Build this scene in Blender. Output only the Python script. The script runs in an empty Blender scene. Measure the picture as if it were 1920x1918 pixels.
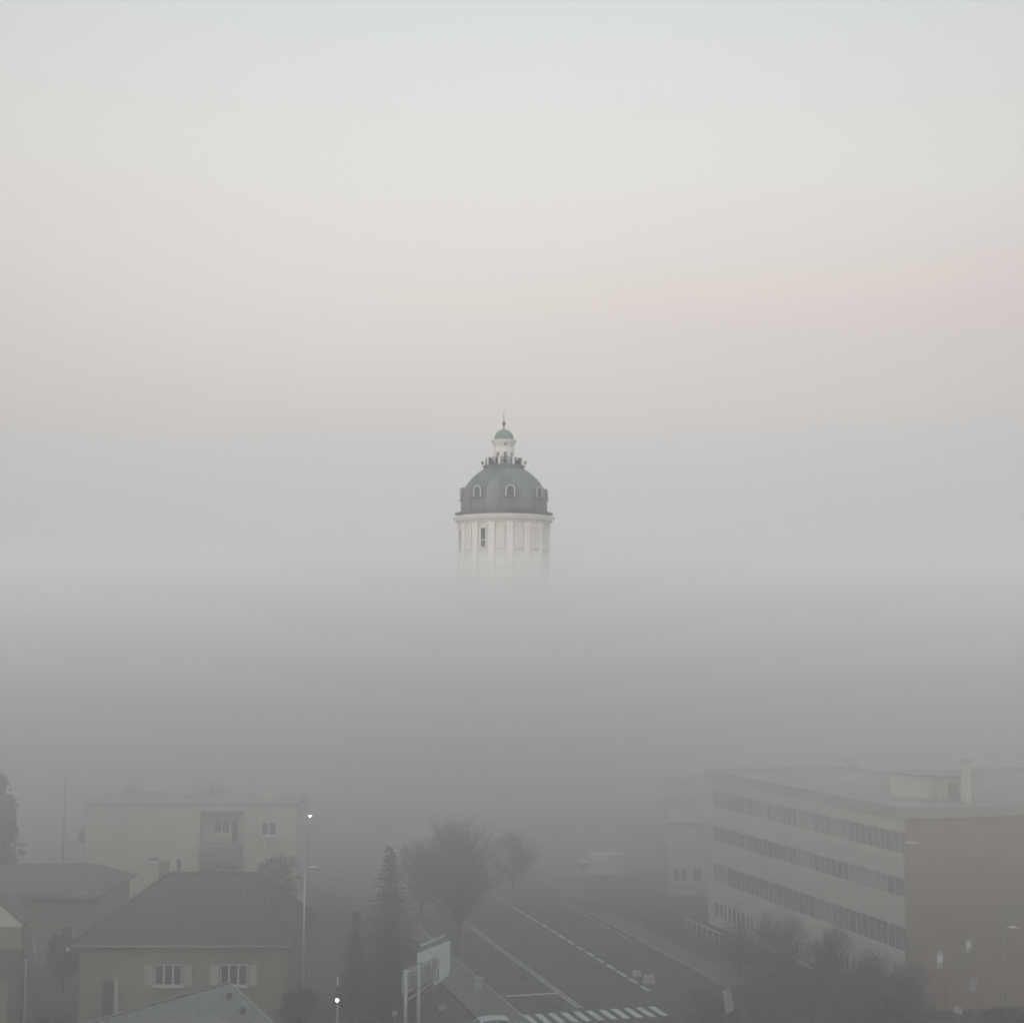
import bpy, bmesh, math, random
from mathutils import Vector, Matrix
SC = bpy.context.scene
COL = SC.collection
PI = math.pi
R = math.radians
FPX, PITCH, CAMZ = 2800.0, R(5.33), 24.0

# ---------------------------------------------------------------- survey helpers
def ray(px, py):
    u, v = (px - 960) / FPX, (959 - py) / FPX
    return Vector((u, math.cos(PITCH) - v * math.sin(PITCH), math.sin(PITCH) + v * math.cos(PITCH)))
def at(px, py, Y):
    """point of the place seen at photo pixel (px, py), Y metres ahead"""
    d = ray(px, py)
    return Vector((0, 0, CAMZ)) + d * (Y / d.y)
def ground(px, py):
    d = ray(px, py)
    return Vector((0, 0, CAMZ)) + d * (-CAMZ / d.z)

# ---------------------------------------------------------------- object helpers
def tag(o, label, cat, group=None, kind=None):
    o['label'] = label; o['category'] = cat
    if group: o['group'] = group
    if kind: o['kind'] = kind
    return o
def thing(name, label, cat, loc=(0, 0, 0), rz=0.0, group=None):
    o = bpy.data.objects.new(name, None); COL.objects.link(o)
    o.empty_display_size = .3
    o.location = loc; o.rotation_euler = (0, 0, rz)
    return tag(o, label, cat, group)
def copy_tree(o, parent=None):
    c = o.copy(); COL.objects.link(c)
    if parent is not None: c.parent = parent
    for ch in list(o.children): copy_tree(ch, c)
    return c

class MB:
    def __init__(self): self.bm = bmesh.new()
    def face(self, pts, mi=0):
        f = self.bm.faces.new([self.bm.verts.new(p) for p in pts]); f.material_index = mi; return f
    def box(self, x0, x1, y0, y1, z0, z1, mi=0, M=None):
        c = [Vector((x, y, z)) for z in (z0, z1) for y in (y0, y1) for x in (x0, x1)]
        if M is not None: c = [M @ v for v in c]
        vs = [self.bm.verts.new(v) for v in c]
        for f in ((0, 2, 3, 1), (4, 5, 7, 6), (0, 1, 5, 4), (1, 3, 7, 5), (3, 2, 6, 7), (2, 0, 4, 6)):
            self.bm.faces.new([vs[i] for i in f]).material_index = mi
        return self
    def tube(self, p0, p1, r0, r1=None, n=8, caps=True):
        p0, p1 = Vector(p0), Vector(p1); r1 = r0 if r1 is None else r1
        d = (p1 - p0).normalized()
        a = d.cross(Vector((0, 0, 1)) if abs(d.z) < .9 else Vector((1, 0, 0))).normalized(); b = d.cross(a)
        A, B = [], []
        for i in range(n):
            t = 2 * PI * i / n; o = a * math.cos(t) + b * math.sin(t)
            A.append(self.bm.verts.new(p0 + o * r0)); B.append(self.bm.verts.new(p1 + o * r1))
        for i in range(n):
            j = (i + 1) % n; self.bm.faces.new((A[i], A[j], B[j], B[i])).smooth = n > 5
        if caps:
            self.bm.faces.new(A[::-1]); self.bm.faces.new(B)
        return self
    def path(self, pts, r, n=6):
        for a, b in zip(pts[:-1], pts[1:]): self.tube(a, b, r, r, n)
        return self
    def lathe(self, prof, n=64, closed=True, smooth=True):
        rings = []
        for r, z in prof:
            rings.append([self.bm.verts.new((r * math.sin(2 * PI * i / n), -r * math.cos(2 * PI * i / n), z)) for i in range(n)])
        for a, b in zip(rings[:-1], rings[1:]):
            for i in range(n):
                j = (i + 1) % n
                self.bm.faces.new((a[i], a[j], b[j], b[i])).smooth = smooth
        if closed:
            self.bm.faces.new(rings[0][::-1]); self.bm.faces.new(rings[-1])
        return self
    def prism(self, poly, z0, z1, mi=0):
        A = [self.bm.verts.new((x, y, z0)) for x, y in poly]; B = [self.bm.verts.new((x, y, z1)) for x, y in poly]
        n = len(poly)
        for i in range(n):
            j = (i + 1) % n; self.bm.faces.new((A[i], A[j], B[j], B[i])).material_index = mi
        self.bm.faces.new(A[::-1]).material_index = mi; self.bm.faces.new(B).material_index = mi
        return self
    def extrude(self, pts, d):
        """closed polygon PTS (3D) pushed along D"""
        d = Vector(d); A = [self.bm.verts.new(Vector(p)) for p in pts]; B = [self.bm.verts.new(Vector(p) + d) for p in pts]
        n = len(pts)
        for i in range(n):
            j = (i + 1) % n; self.bm.faces.new((A[i], A[j], B[j], B[i]))
        self.bm.faces.new(A[::-1]); self.bm.faces.new(B)
        return self
    def build(self, name, m, parent=None, bevel=0, loc=None, rz=None, sharp=True):
        bmesh.ops.recalc_face_normals(self.bm, faces=self.bm.faces)
        me = bpy.data.meshes.new(name); self.bm.to_mesh(me); self.bm.free()
        for x in (m if isinstance(m, (list, tuple)) else [m]): me.materials.append(x)
        o = bpy.data.objects.new(name, me); COL.objects.link(o)
        if parent is not None: o.parent = parent
        if loc is not None: o.location = loc
        if rz is not None: o.rotation_euler = (0, 0, rz)
        if bevel:
            b = o.modifiers.new('bevel', 'BEVEL'); b.width = bevel; b.segments = 2; b.limit_method = 'ANGLE'
        return o

# ---------------------------------------------------------------- materials
def lin(*c):
    return [(v / 255 / 12.92 if v / 255 <= .04045 else ((v / 255 + .055) / 1.055) ** 2.4) for v in c]
def M(name, col, rough=.8, var=.25, scale=1.5, metal=0, bump=0, bscale=20, streak=0):
    m = bpy.data.materials.new(name); m.use_nodes = True
    nt = m.node_tree; L = nt.links.new; p = nt.nodes['Principled BSDF']
    p.inputs['Roughness'].default_value = rough; p.inputs['Metallic'].default_value = metal
    p.inputs['Base Color'].default_value = (*col, 1)
    tc = nt.nodes.new('ShaderNodeTexCoord'); vec = tc.outputs['Object']
    if var:
        mp = nt.nodes.new('ShaderNodeMapping'); L(vec, mp.inputs[0])
        mp.inputs['Scale'].default_value = (1, 1, .25 if streak else 1)
        nz = nt.nodes.new('ShaderNodeTexNoise'); nz.inputs['Scale'].default_value = scale; nz.inputs['Detail'].default_value = 6
        nz.inputs['Roughness'].default_value = .62
        L(mp.outputs[0], nz.inputs['Vector'])
        rp = nt.nodes.new('ShaderNodeValToRGB'); rp.color_ramp.elements[0].position = .32; rp.color_ramp.elements[1].position = .68
        a, b = 1 - var, 1 + var
        rp.color_ramp.elements[0].color = (*[min(1, c * a) for c in col], 1); rp.color_ramp.elements[1].color = (*[min(1, c * b) for c in col], 1)
        L(nz.outputs[0], rp.inputs[0]); L(rp.outputs[0], p.inputs['Base Color'])
    if bump:
        n2 = nt.nodes.new('ShaderNodeTexNoise'); n2.inputs['Scale'].default_value = bscale; n2.inputs['Detail'].default_value = 3
        L(vec, n2.inputs['Vector'])
        bp = nt.nodes.new('ShaderNodeBump'); bp.inputs['Strength'].default_value = bump; bp.inputs['Distance'].default_value = .02
        L(n2.outputs[0], bp.inputs['Height']); L(bp.outputs[0], p.inputs['Normal'])
    return m
def M_brick(name, c1, c2, mortar, w=.25, h=.075):
    m = M(name, c1, .9, 0); nt = m.node_tree; L = nt.links.new; p = nt.nodes['Principled BSDF']
    tc = nt.nodes.new('ShaderNodeTexCoord'); sp = nt.nodes.new('ShaderNodeSeparateXYZ'); cb = nt.nodes.new('ShaderNodeCombineXYZ')
    ad = nt.nodes.new('ShaderNodeMath'); L(tc.outputs['Object'], sp.inputs[0]); L(sp.outputs[0], ad.inputs[0]); L(sp.outputs[1], ad.inputs[1])
    L(ad.outputs[0], cb.inputs[0]); L(sp.outputs[2], cb.inputs[1])
    b = nt.nodes.new('ShaderNodeTexBrick'); L(cb.outputs[0], b.inputs['Vector'])
    b.inputs['Scale'].default_value = 1; b.inputs['Brick Width'].default_value = w; b.inputs['Row Height'].default_value = h
    b.inputs['Mortar Size'].default_value = .008; b.inputs['Color1'].default_value = (*c1, 1); b.inputs['Color2'].default_value = (*c2, 1); b.inputs['Mortar'].default_value = (*mortar, 1)
    nz = nt.nodes.new('ShaderNodeTexNoise'); nz.inputs['Scale'].default_value = .35; nz.inputs['Detail'].default_value = 5; L(tc.outputs['Object'], nz.inputs['Vector'])
    mx = nt.nodes.new('ShaderNodeMix'); mx.data_type = 'RGBA'; mx.blend_type = 'MULTIPLY'; mx.inputs[0].default_value = .35
    L(b.outputs['Color'], mx.inputs[6]); L(nz.outputs['Color'], mx.inputs[7]); L(mx.outputs[2], p.inputs['Base Color'])
    return m
def M_tiles(name, col, pitch=.3, var=.3, axis=0):
    m = M(name, col, .85, var, 1.1); nt = m.node_tree; L = nt.links.new; p = nt.nodes['Principled BSDF']
    tc = nt.nodes.new('ShaderNodeTexCoord'); w = nt.nodes.new('ShaderNodeTexWave'); w.bands_direction = 'Z' if axis == 2 else 'X'
    w.inputs['Scale'].default_value = PI / 10 / pitch * 1.0; w.inputs['Distortion'].default_value = .6
    L(tc.outputs['Object'], w.inputs['Vector'])
    bp = nt.nodes.new('ShaderNodeBump'); bp.inputs['Strength'].default_value = .6; bp.inputs['Distance'].default_value = .05
    L(w.outputs['Fac'], bp.inputs['Height']); L(bp.outputs[0], p.inputs['Normal'])
    return m
def M_emit(name, col, s):
    m = bpy.data.materials.new(name); m.use_nodes = True
    p = m.node_tree.nodes['Principled BSDF']
    p.inputs['Base Color'].default_value = (*col, 1); p.inputs['Emission Color'].default_value = (*col, 1); p.inputs['Emission Strength'].default_value = s
    return m
m_white = M('white_plaster', (.70, .67, .635), .85, .08, .5, streak=1)
m_stone = M('pale_stone', (.66, .63, .59), .85, .1, .8)
m_shut = M('pale_shutter', (.68, .655, .62), .7, .08, 2)
m_trim = M('dull_white_trim', (.5, .5, .48), .8, .15, 2)
m_dome = M('weathered_copper', (.153, .166, .165), .6, .34, .55, streak=1)
m_patina = M('green_patina', (.17, .235, .205), .6, .15, .9, streak=1)
m_darkmet = M('dark_metal', (.05, .055, .055), .5, .1)
m_glass = M('dark_glass', (.05, .055, .06), .12, .1, .5)
m_grille = M('dark_louvre', (.09, .1, .1), .6, .1, 3)
m_cream = M('cream_render', (.58, .56, .48), .9, .12, .35, streak=1)
m_greige = M('grey_green_render', (.44, .44, .385), .9, .1, .3, streak=1)
m_olive = M('old_olive_render', (.235, .225, .18), .9, .18, .4, streak=1)
m_palegable = M('pale_gable_render', (.68, .66, .6), .9, .1, .4)
m_band = M('pale_spandrel', (.5, .51, .45), .85, .08, .3)
m_recess = M('grey_stair_panel', (.24, .24, .215), .85, .1, .5)
m_brick = M_brick('red_brick', (.33, .23, .195), (.385, .27, .225), (.36, .32, .285))
m_tile = M_tiles('brown_roof_tiles', (.06, .055, .043))
m_tile2 = M_tiles('dark_roof_tiles', (.10, .095, .078))
m_sheet = M_tiles('grey_corrugated_sheet', (.17, .17, .175), .18, .15)
m_bitumen = M('grey_bitumen', (.28, .268, .25), .9, .25, .3)
m_coping = M('pale_coping', (.34, .345, .30), .8, .1, .6)
m_frame = M('white_frame', (.78, .77, .74), .5, .04)
m_steel = M('galvanised_steel', (.42, .43, .43), .45, .12, 3, .3)
m_panel = M('pale_hoarding', (.74, .81, .79), .5, .05, .8)
m_ply = M('grey_board_back', (.36, .37, .36), .8, .2, 1.2)
m_asphalt = M('asphalt', (.055, .055, .056), .9, .36, .25, bump=.3, bscale=60)
m_paving = M('concrete_paving', (.13, .13, .125), .9, .2, .5, bump=.2)
m_kerb = M('concrete_kerb', (.27, .27, .255), .9, .2, 1)
m_paint = M('worn_road_paint', (.50, .50, .48), .8, .5, 5)
m_grass = M('winter_grass', (.062, .062, .045), .95, .35, .12, bump=.5, bscale=8)
m_bark = M('dark_bark', (.06, .055, .05), .95, .25, 4)
m_twig = M('bare_twigs', (.10, .093, .085), .95, .2, 2)
m_spruce = M('spruce_needles', (.035, .045, .035), .9, .4, 1.4)
m_bush = M('dark_evergreen_leaves', (.04, .046, .036), .9, .4, 1.2)
m_ivy = M('olive_leaves', (.07, .072, .05), .9, .35, 1.2)
m_carwhite = M('silver_paint', (.55, .56, .57), .3, .03, 1, .2)
m_vanwhite = M('van_white_paint', (.85, .85, .84), .4, .05, 1)
m_rubber = M('rubber', (.02, .02, .02), .9, .1)
m_pole = M('weathered_pole', (.2, .2, .195), .7, .15, 3)
m_office_glass = M('blind_backed_glass', (.17, .175, .165), .2, .35, .9)
m_blind = M('lowered_blind', (.30, .30, .27), .5, .1, 2)
m_bareglass = M('bare_office_glass', (.13, .135, .13), .12, .2, 1)
m_lampgrey = M('lamp_housing', (.5, .52, .52), .5, .05)
m_lens = M('lamp_glass', (.6, .62, .62), .25, .03)
m_lit = M_emit('lit_lamp', (1, .97, .9), 80)
m_green = M_emit('green_signal', (.75, 1, .88), 24)
m_redlens = M('dark_red_lens', (.09, .015, .012), .3, .05)
m_headlamp = M('headlamp_glass', (.7, .72, .74), .1, .02)
m_tail = M('tail_lamp_plastic', (.25, .02, .02), .3, .05)
m_banner = M('pale_banner_cloth', (.6, .58, .55), .8, .08, 3)
m_sign = M('pale_sign_face', (.40, .40, .39), .5, .06, 4)
# ================================================================ SETTING
def surface(name, poly, z, m, thick=None):
    b = MB()
    if thick: b.prism(poly, z, z + thick)
    else: b.face([(x, y, z) for x, y in poly])
    o = b.build(name, m); o['kind'] = 'structure'; return o
surface('ground', [(-4000, -600), (4000, -600), (4000, 7000), (-4000, 7000)], 0, m_grass)
RD, RN, K0 = Vector((-.265, .964)), Vector((.964, .265)), Vector((1.0, 100.0))
def rd(s, q):
    p = K0 + RD * s + RN * q; return (p.x, p.y)
surface('road', [rd(-5, 0), rd(-5, 16.3), rd(260, 16.3), rd(260, 0)], .006, m_asphalt)
surface('cross_road', [(-3.2, 78), (70, 78), (70, 92.6), (30, 92.8), rd(-2.6, 18.7), rd(-2.6, -3.2), (-3.2, 96)], .010, m_asphalt)
surface('car_park', [rd(38, 16.7), rd(38, 24.4), rd(62, 24.4), rd(62, 40), rd(90, 40), rd(90, 16.7)], .006, m_asphalt)
surface('pavement', [rd(-2.5, -.18), rd(150, -.18), rd(150, -3.1), rd(-2.5, -3.1)], .004, m_paving, .12)
surface('footpath', [rd(-2.5, 16.48), rd(36, 16.48), rd(36, 18.6), rd(-2.5, 18.6)], .004, m_paving, .12)
def kerb(s0, s1, q0, q1):
    b = MB(); s = s0
    while s < s1 - .01:
        e = min(s + 1.0, s1); b.prism([rd(s, q0), rd(e - .012, q0), rd(e - .012, q1), rd(s, q1)], .0, .15); s = e
    o = b.build('kerb', m_kerb); o['kind'] = 'structure'
kerb(-2.5, 150, -.165, -.015); kerb(-2.5, 36, 16.32, 16.465)
# curved kerb round the car-park entrance, left of the office block
b = MB(); prev = None
for i in range(15):
    t = i / 14; p = ground(1238 + 88 * t, 1611 + 26 * t * t + 4 * t)
    if prev is not None:
        d = (p - prev).normalized(); n = Vector((-d.y, d.x, 0)) * .16
        b.prism([tuple((prev - n)[:2]), tuple((p - n)[:2]), tuple((p + n)[:2]), tuple((prev + n)[:2])], .0, .15)
    prev = p
o = b.build('kerb', m_kerb); o['kind'] = 'structure'
random.seed(5)
b = MB()
for i in range(11):
    q = .05 + .89 * i
    b.face([(*rd(-1.1, q), .0145), (*rd(-1.1, q + .46), .0145), (*rd(1.6, q + .46), .0145), (*rd(1.6, q), .0145)])
o = b.build('zebra_crossing', m_paint); o['kind'] = 'structure'
b = MB()
def stripe(s0, s1, q0, q1, z=.0145): b.face([(*rd(s0, q0), z), (*rd(s0, q1), z), (*rd(s1, q1), z), (*rd(s1, q0), z)])
stripe(6.9, 7.25, .45, 4.15)
for q in (4.2, 4.48): stripe(2.4, 70, q, q + .11)
s = 6.0
while s < 60:
    stripe(s, s + 1.7, 10.55, 10.55 + random.uniform(.22, .34)); s += 2.5
for s in (24, 29, 34, 39): stripe(s, s + 3.2, 15.7, 15.86)
o = b.build('lane_markings', m_paint); o['kind'] = 'structure'

# ================================================================ WATER TOWER
TX, TY = -1.15, 210.0
def tz(py): return at(945, py, TY).z
def px2m(n): return n / FPX * TY
tw = thing('water_tower', 'white round water tower with green domed top rising out of the fog', 'tower', (TX, TY, 0))
z_corn_b, z_corn_t = tz(979.5), tz(971)
RS = 6.3
MB().lathe([(8.2, 0), (8.2, 1.2), (7.6, 1.6), (7.3, 1.7)], 96).build('plinth', m_stone, tw)
MB().lathe([(RS, 1.69), (RS, z_corn_b + .3)], 96).build('shaft', m_white, tw)
prof = []
for zz in (18.0, 30.2): prof.append(MB().lathe([(RS + .02, zz), (RS + .42, zz + .08), (RS + .42, zz + .5), (RS + .02, zz + .6)], 96).build('string_course', m_white, tw))
zc = tz(982)
MB().lathe([(RS + .03, zc - .25), (RS + .2, zc - .2), (RS + .2, zc + .1), (RS + .36, zc + .15), (RS + .42, z_corn_b - .05)], 96).build('entablature', m_white, tw)
MB().lathe([(6.5, z_corn_b - .06), (6.78, z_corn_b), (6.85, z_corn_b + .12), (7.05, z_corn_b + .3), (7.2, z_corn_t - .12), (7.25, z_corn_t), (6.4, z_corn_t + .02)], 96).build('cornice', m_white, tw)
# sixteen bays: pilasters, louvred niches and windows
PH = R(-26)
def rad(th, r, z): return Vector((r * math.sin(th), -r * math.cos(th), z))
def radM(th): return Matrix.Rotation(th, 4, 'Z')
pz0, pz1 = 30.85, zc - .23
pil = MB(); pil.box(-.42, .42, -RS - .22, -RS + .2, pz0, pz1).box(-.52, .52, -RS - .3, -RS + .2, pz1 - .5, pz1 - .02).box(-.52, .52, -RS - .28, -RS + .2, pz0 - .02, pz0 + .4)
pil = pil.build('pilaster', m_white, tw, rz=PH + R(11.25))
for k in range(1, 16):
    c = pil.copy(); COL.objects.link(c); c.parent = tw; c.rotation_euler = (0, 0, PH + R(11.25 + 22.5 * k))
wz1, wz0 = tz(996), tz(1031)
for k in range(16):
    th = PH + R(22.5 * k); dark = k in (0, 6, 9, 14)
    f = MB(); y = -RS
    f.box(-.5, -.36, y - .16, y + .15, wz0, wz1); f.box(.36, .5, y - .16, y + .15, wz0, wz1)
    f.box(-.5, .5, y - .16, y + .15, wz1 + .002, wz1 + .16); f.box(-.58, .58, y - .26, y + .15, wz0 - .16, wz0 - .002)
    if dark: f.box(-.36, .36, y - .1, y + .1, wz0 + .95, wz0 + 1.05)
    f = f.build('window', m_white, tw, rz=th)
    g = MB()
    if dark: g.box(-.36, .36, y - .06, y + .1, wz0, wz1); g.build('pane', m_glass, f)
    else:
        n = 11; h = (wz1 - wz0) / n
        g.box(-.36, .36, y - .05, y + .1, wz0, wz1)
        for i in range(n): g.box(-.355, .355, y - .12, y - .05, wz0 + h * i + .02, wz0 + h * (i + .62))
        g.build('shutter', m_shut, f)
# dome
ze0, ze1 = z_corn_t + .025, tz(963.5)
MB().lathe([(6.72, ze0), (6.72, ze0 + .12), (6.55, ze0 + .2), (6.42, ze1 - .25), (6.9, ze1 - .1), (6.92, ze1), (6.1, ze1 + .06)], 96).build('dome_skirt', m_dome, tw)
DP = [(6.08, ze1 + .061)]
for hw, py in ((81, 960), (80.6, 945), (79.6, 931), (76.8, 921), (73.2, 914.5), (69, 908), (63, 900.5), (56.5, 893.8), (50, 888.5), (44, 884.4), (39.2, 881.2)):
    DP.append((px2m(hw), tz(py)))
MB().lathe(DP, 128).build('dome', m_dome, tw)
ribs = MB()
for (r0, z0), (r1, z1) in zip(DP[:-1], DP[1:]): ribs.tube(rad(0, r0 + .01, z0), rad(0, r1 + .01, z1), .05, .05, 5)
ribs = ribs.build('dome_seam', m_dome, tw, rz=R(8.5 - 11.25))
for k in range(1, 16):
    c = ribs.copy(); COL.objects.link(c); c.parent = tw; c.rotation_euler = (0, 0, R(8.5 - 11.25 + 22.5 * k))
# dormers
dz0, dz1 = tz(936), tz(917)
def arch(w, z0, z1, n=12):
    r = w / 2
    return [(-r, z0)] + [(-r * math.cos(PI * i / n), z1 - r + r * math.sin(PI * i / n)) for i in range(n + 1)] + [(r, z0)]
def r_at(z):
    for (r0, a), (r1, b_) in zip(DP[:-1], DP[1:]):
        if a <= z <= b_: return r0 + (r1 - r0) * (z - a) / (b_ - a)
    return 6
dor = None
for k in range(8):
    th = R(8.5 + 45 * k)
    if dor is None:
        RF = 6.14
        hood = MB(); pts = arch(1.62, dz0 - .15, dz1 + .12)
        hood.extrude([(x, -RF, z) for x, z in pts], (0, 1.9, 0)).box(-.95, .95, -RF - .1, -RF + .9, dz0 - .3, dz0 - .152)
        dor = hood.build('dormer', m_dome, tw, rz=th)
        tr = MB(); A, B = arch(1.34, dz0 - .1, dz1), arch(1.02, dz0 - .1, dz1 - .16)
        for i in range(len(A) - 1):
            q = [A[i], A[i + 1], B[i + 1], B[i]]
            tr.extrude([(x, -RF - .07, z) for x, z in q], (0, .1, 0))
        tr.build('arch_trim', m_trim, dor)
        lo = MB(); lo.extrude([(x, -RF - .012, z) for x, z in B], (0, .08, 0))
        for i in range(6): lo.box(-.44, .44, -RF - .05, -RF, dz0 + .02 + .2 * i, dz0 + .12 + .2 * i)
        lo.build('louvre', m_grille, dor)
    else:
        c = copy_tree(dor, tw); c.rotation_euler = (0, 0, th)
# gallery, railing
zg0, zg1 = tz(880.6), tz(874.2)
MB().lathe([(px2m(38.6), zg0 - .06), (px2m(38.6), zg0 + .1), (2.92, zg0 + .16), (2.95, zg1 - .14), (3.02, zg1 - .1), (3.02, zg1)], 64).build('gallery', m_dome, tw)
zr = tz(860.5)
rl = MB()
for h in (zg1 + .06, zg1 + .55, zr - .04):
    n = 48
    for i in range(n):
        rl.tube(rad(2 * PI * i / n, 2.55, h), rad(2 * PI * (i + 1) / n, 2.55, h), .035, .035, 5)
for i in range(112): rl.tube(rad(2 * PI * i / 112, 2.55, zg1), rad(2 * PI * i / 112, 2.55, zr), .016, .016, 4)
rl = rl.build('railing', m_darkmet, tw)
pr = None
for k in range(8):
    th = R(8.5 - 22.5 + 45 * k)
    if pr is None:
        pr = MB().box(-.16, .16, -2.7, -2.36, zg1 + .004, zr + .02).box(-.2, .2, -2.74, -2.32, zr + .021, zr + .1).build('pier', m_white, rl, rz=th)
    else:
        c = pr.copy(); COL.objects.link(c); c.parent = rl; c.rotation_euler = (0, 0, th)
for k in range(8):
    th = R(8.5 + 45 * k - (14 if k % 2 else 31))
    MB().box(-.22, .22, -2.5, -2.2, zg1 + .003, zr - .1).build('shade_box', m_darkmet, tw, rz=th)  # dark boxes modelled in place of the deep shade beside the railing piers
# floodlights on short arms
for th in (R(88), R(-92), R(178), R(-4 - 180 + 90)):
    fl = MB().tube(rad(0, 2.5, tz(869)), rad(0, 3.05, tz(869)), .03, .03, 5).box(-.16, .16, -3.2, -2.9, tz(870.5), tz(865)).build('floodlight', m_grille, tw, rz=th)
    MB().box(-.08, .08, -3.215, -3.201, tz(869.5), tz(866)).build('lens', m_lens, fl)
# lantern
zl1 = tz(834.5); zk0, zk1 = tz(832.5), tz(826.3)
MB().lathe([(1.36, zg1 + .002), (1.36, zl1 + .3)], 48).build('lantern_drum', m_white, tw)
MB().lathe([(1.38, zl1 - .25), (1.5, zl1 - .15), (1.5, zk0 - .05), (1.62, zk0 + .02), (1.8, zk1 - .08), (1.82, zk1), (1.3, zk1 + .05)], 64).build('lantern_cornice', m_white, tw)
lp = MB()
for k in range(8):
    th = R(8.5 - 22.5 + 45 * k); lp.box(-.15, .15, -1.47, -1.3, zg1 + .003, zl1 - .26, M=radM(th))
lp.build('lantern_pilaster', m_white, tw)
zd1 = tz(849.5)
for k in range(8):
    th = R(8.5 + 45 * k)
    f = MB().box(-.3, -.22, -1.44, -1.3, zg1 + .002, zd1).box(.22, .3, -1.44, -1.3, zg1 + .002, zd1).box(-.3, .3, -1.44, -1.3, zd1 + .001, zd1 + .1).box(-.025, .025, -1.41, -1.34, zg1 + .002, zd1).build('lantern_door', m_white, tw, rz=th)
    MB().box(-.22, .22, -1.39, -1.3, zg1 + .002, zd1).build('pane', m_glass, f)
    f = MB().box(-.2, .2, -1.53, -1.4, tz(837.2), tz(831.9)).build('lantern_window', m_white, tw, rz=th) if k == 0 else None
    if f: MB().box(-.14, .14, -1.56, -1.5, tz(836.8), tz(832.4)).build('pane', m_glass, f)
cp = []
h = tz(805.6) - zk1 - .05
for i in range(13):
    t = i / 12; a = t * PI / 2
    cp.append((max(.07, 1.43 * math.cos(a) ** .92), zk1 + .052 + h * math.sin(a) ** 1.02))
MB().lathe(cp, 64).build('cupola', m_patina, tw)
zb = tz(794.5); fn = MB()
fp = [(.13, tz(806.4)), (.09, tz(804)), (.08, tz(799.5))]
for i in range(9):
    a = -PI / 2 + .3 + (PI - .5) * i / 8; fp.append((.25 * math.cos(a), zb + .3 * math.sin(a)))
fp += [(.06, tz(789.5)), (.04, tz(780)), (.02, tz(769.5))]
fn.lathe(fp, 20).build('finial', m_darkmet, tw)

# ================================================================ OFFICE BLOCK (right)
U, V = Vector((-.268, .9634)), Vector((.9634, .268))
ang = math.atan2(V.y, V.x)
ob = thing('office_building', 'long office block with pale window bands, red brick end wall and flat roof', 'building', (26.6, 102, 0), ang)
# local frame: x = along the brick end wall, y = along the banded face
H = 13.05
LW, LD, RW, RDp = 14.0, 34.3, 62.0, 29.0
MB().prism([(.25, .35), (RW, .35), (RW, RDp), (LW, RDp), (LW, LD), (.25, LD)], 0, H).build('wall', m_greige, ob)
MB().box(0, RW, 0, .348, 0, H - .1).build('end_wall', m_brick, ob)
rows = [(.75, 2.14), (3.78, 5.45), (7.36, 8.67), (10.27, 11.75)]
prev = -.0
for i, (z0, z1) in enumerate(rows):
    MB().box(.0, .248, .35, LD, prev + .002, z0).build('spandrel', m_band, ob)
    prev = z1
MB().box(.0, .248, .35, LD, prev + .002, H - .02).build('spandrel', m_band, ob)
MB().box(-.002, .247, LD - 1.3, LD + .003, .01, H - .03).build('end_pier', m_band, ob)
wproto = {}
nW = 12; wl = (LD - 1.3 - .35) / nW
for r, (z0, z1) in enumerate(rows):
    for k in range(nW):
        y0 = .35 + wl * k
        if r not in wproto:
            h = z1 - z0; f = MB()
            t = .11 if r == 0 else .07
            fx = .02 if r == 0 else .1
            f.box(fx, .246, .004, t, .003, h - .003)
            for q in (.333, .667): f.box(fx + .02, .246, wl * q - t * .4, wl * q + t * .4, .06, h - .06)
            f.box(fx + .02, .246, t, wl - .004, .003, .06); f.box(fx + .02, .246, t, wl - .004, h - .06, h - .003)
            fo = f.build('window', m_frame if r == 0 else m_band, ob)
            MB().box(.17, .245, t + .001, wl - .005, .061, h - .061).build('pane', m_office_glass, fo)
            wproto[r] = fo
        else:
            fo = copy_tree(wproto[r], ob)
            u_ = random.random()
            if u_ < .42:
                pn_ = fo.children[0]; pn_.data = pn_.data.copy(); pn_.data.materials[0] = m_blind if u_ < .24 else m_bareglass
        fo.location = (0, y0, z0)
# roof: surface, light fascia, curved rear screen
rf = MB().prism([(-.12, -.12), (RW + .2, -.12), (RW + .2, RDp + .1), (LW + .1, RDp + .1), (LW + .1, LD + .12), (-.12, LD + .12)], H + .002, H + .16).build('roof', m_bitumen, ob)
pc = MB()
t = .4
for x0, x1, y0, y1 in ((-.18, RW, -.18, t - .18), (-.18, t - .18, t - .178, LD), (t - .178, LW, LD - t, LD), (LW - t, LW, RDp + .02, LD - t - .002), (LW - t, RW, RDp - t, RDp)):
    pc.box(x0, x1, y0, y1, H - .32 if (y0 < 0 or x1 < t) else H + .161, H + .42)
pc.build('parapet', m_coping, ob)
def roofbox(name, pxa, pxb, pyt, pyb, depth, mat):
    Y = (CAMZ - (H + .17)) * FPX / (pyb - 1220)
    a, b_ = at(pxa, pyb, Y), at(pxb, pyb, Y); zt = at(pxa, pyt, Y).z
    inv = Matrix.Rotation(-ang, 2); o2 = Vector((26.6, 102))
    la = inv @ (Vector(a[:2]) - o2); lb = inv @ (Vector(b_[:2]) - o2)
    return MB().box(la.x, lb.x, la.y, la.y + depth, H + .165, zt).build(name, mat, ob), la, lb, zt
hut, la, lb, zt = roofbox('roof_hut', 1713, 1756, 1456, 1492, 3.2, m_cream)
MB().box(la.x - .15, lb.x + .15, la.y - .15, la.y + 3.3, zt + .002, zt + .14).build('hut_roof', m_bitumen, hut)
hut, la, lb, zt = roofbox('roof_hut', 1757, 1838, 1458, 1493, 2.6, m_greige)
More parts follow.
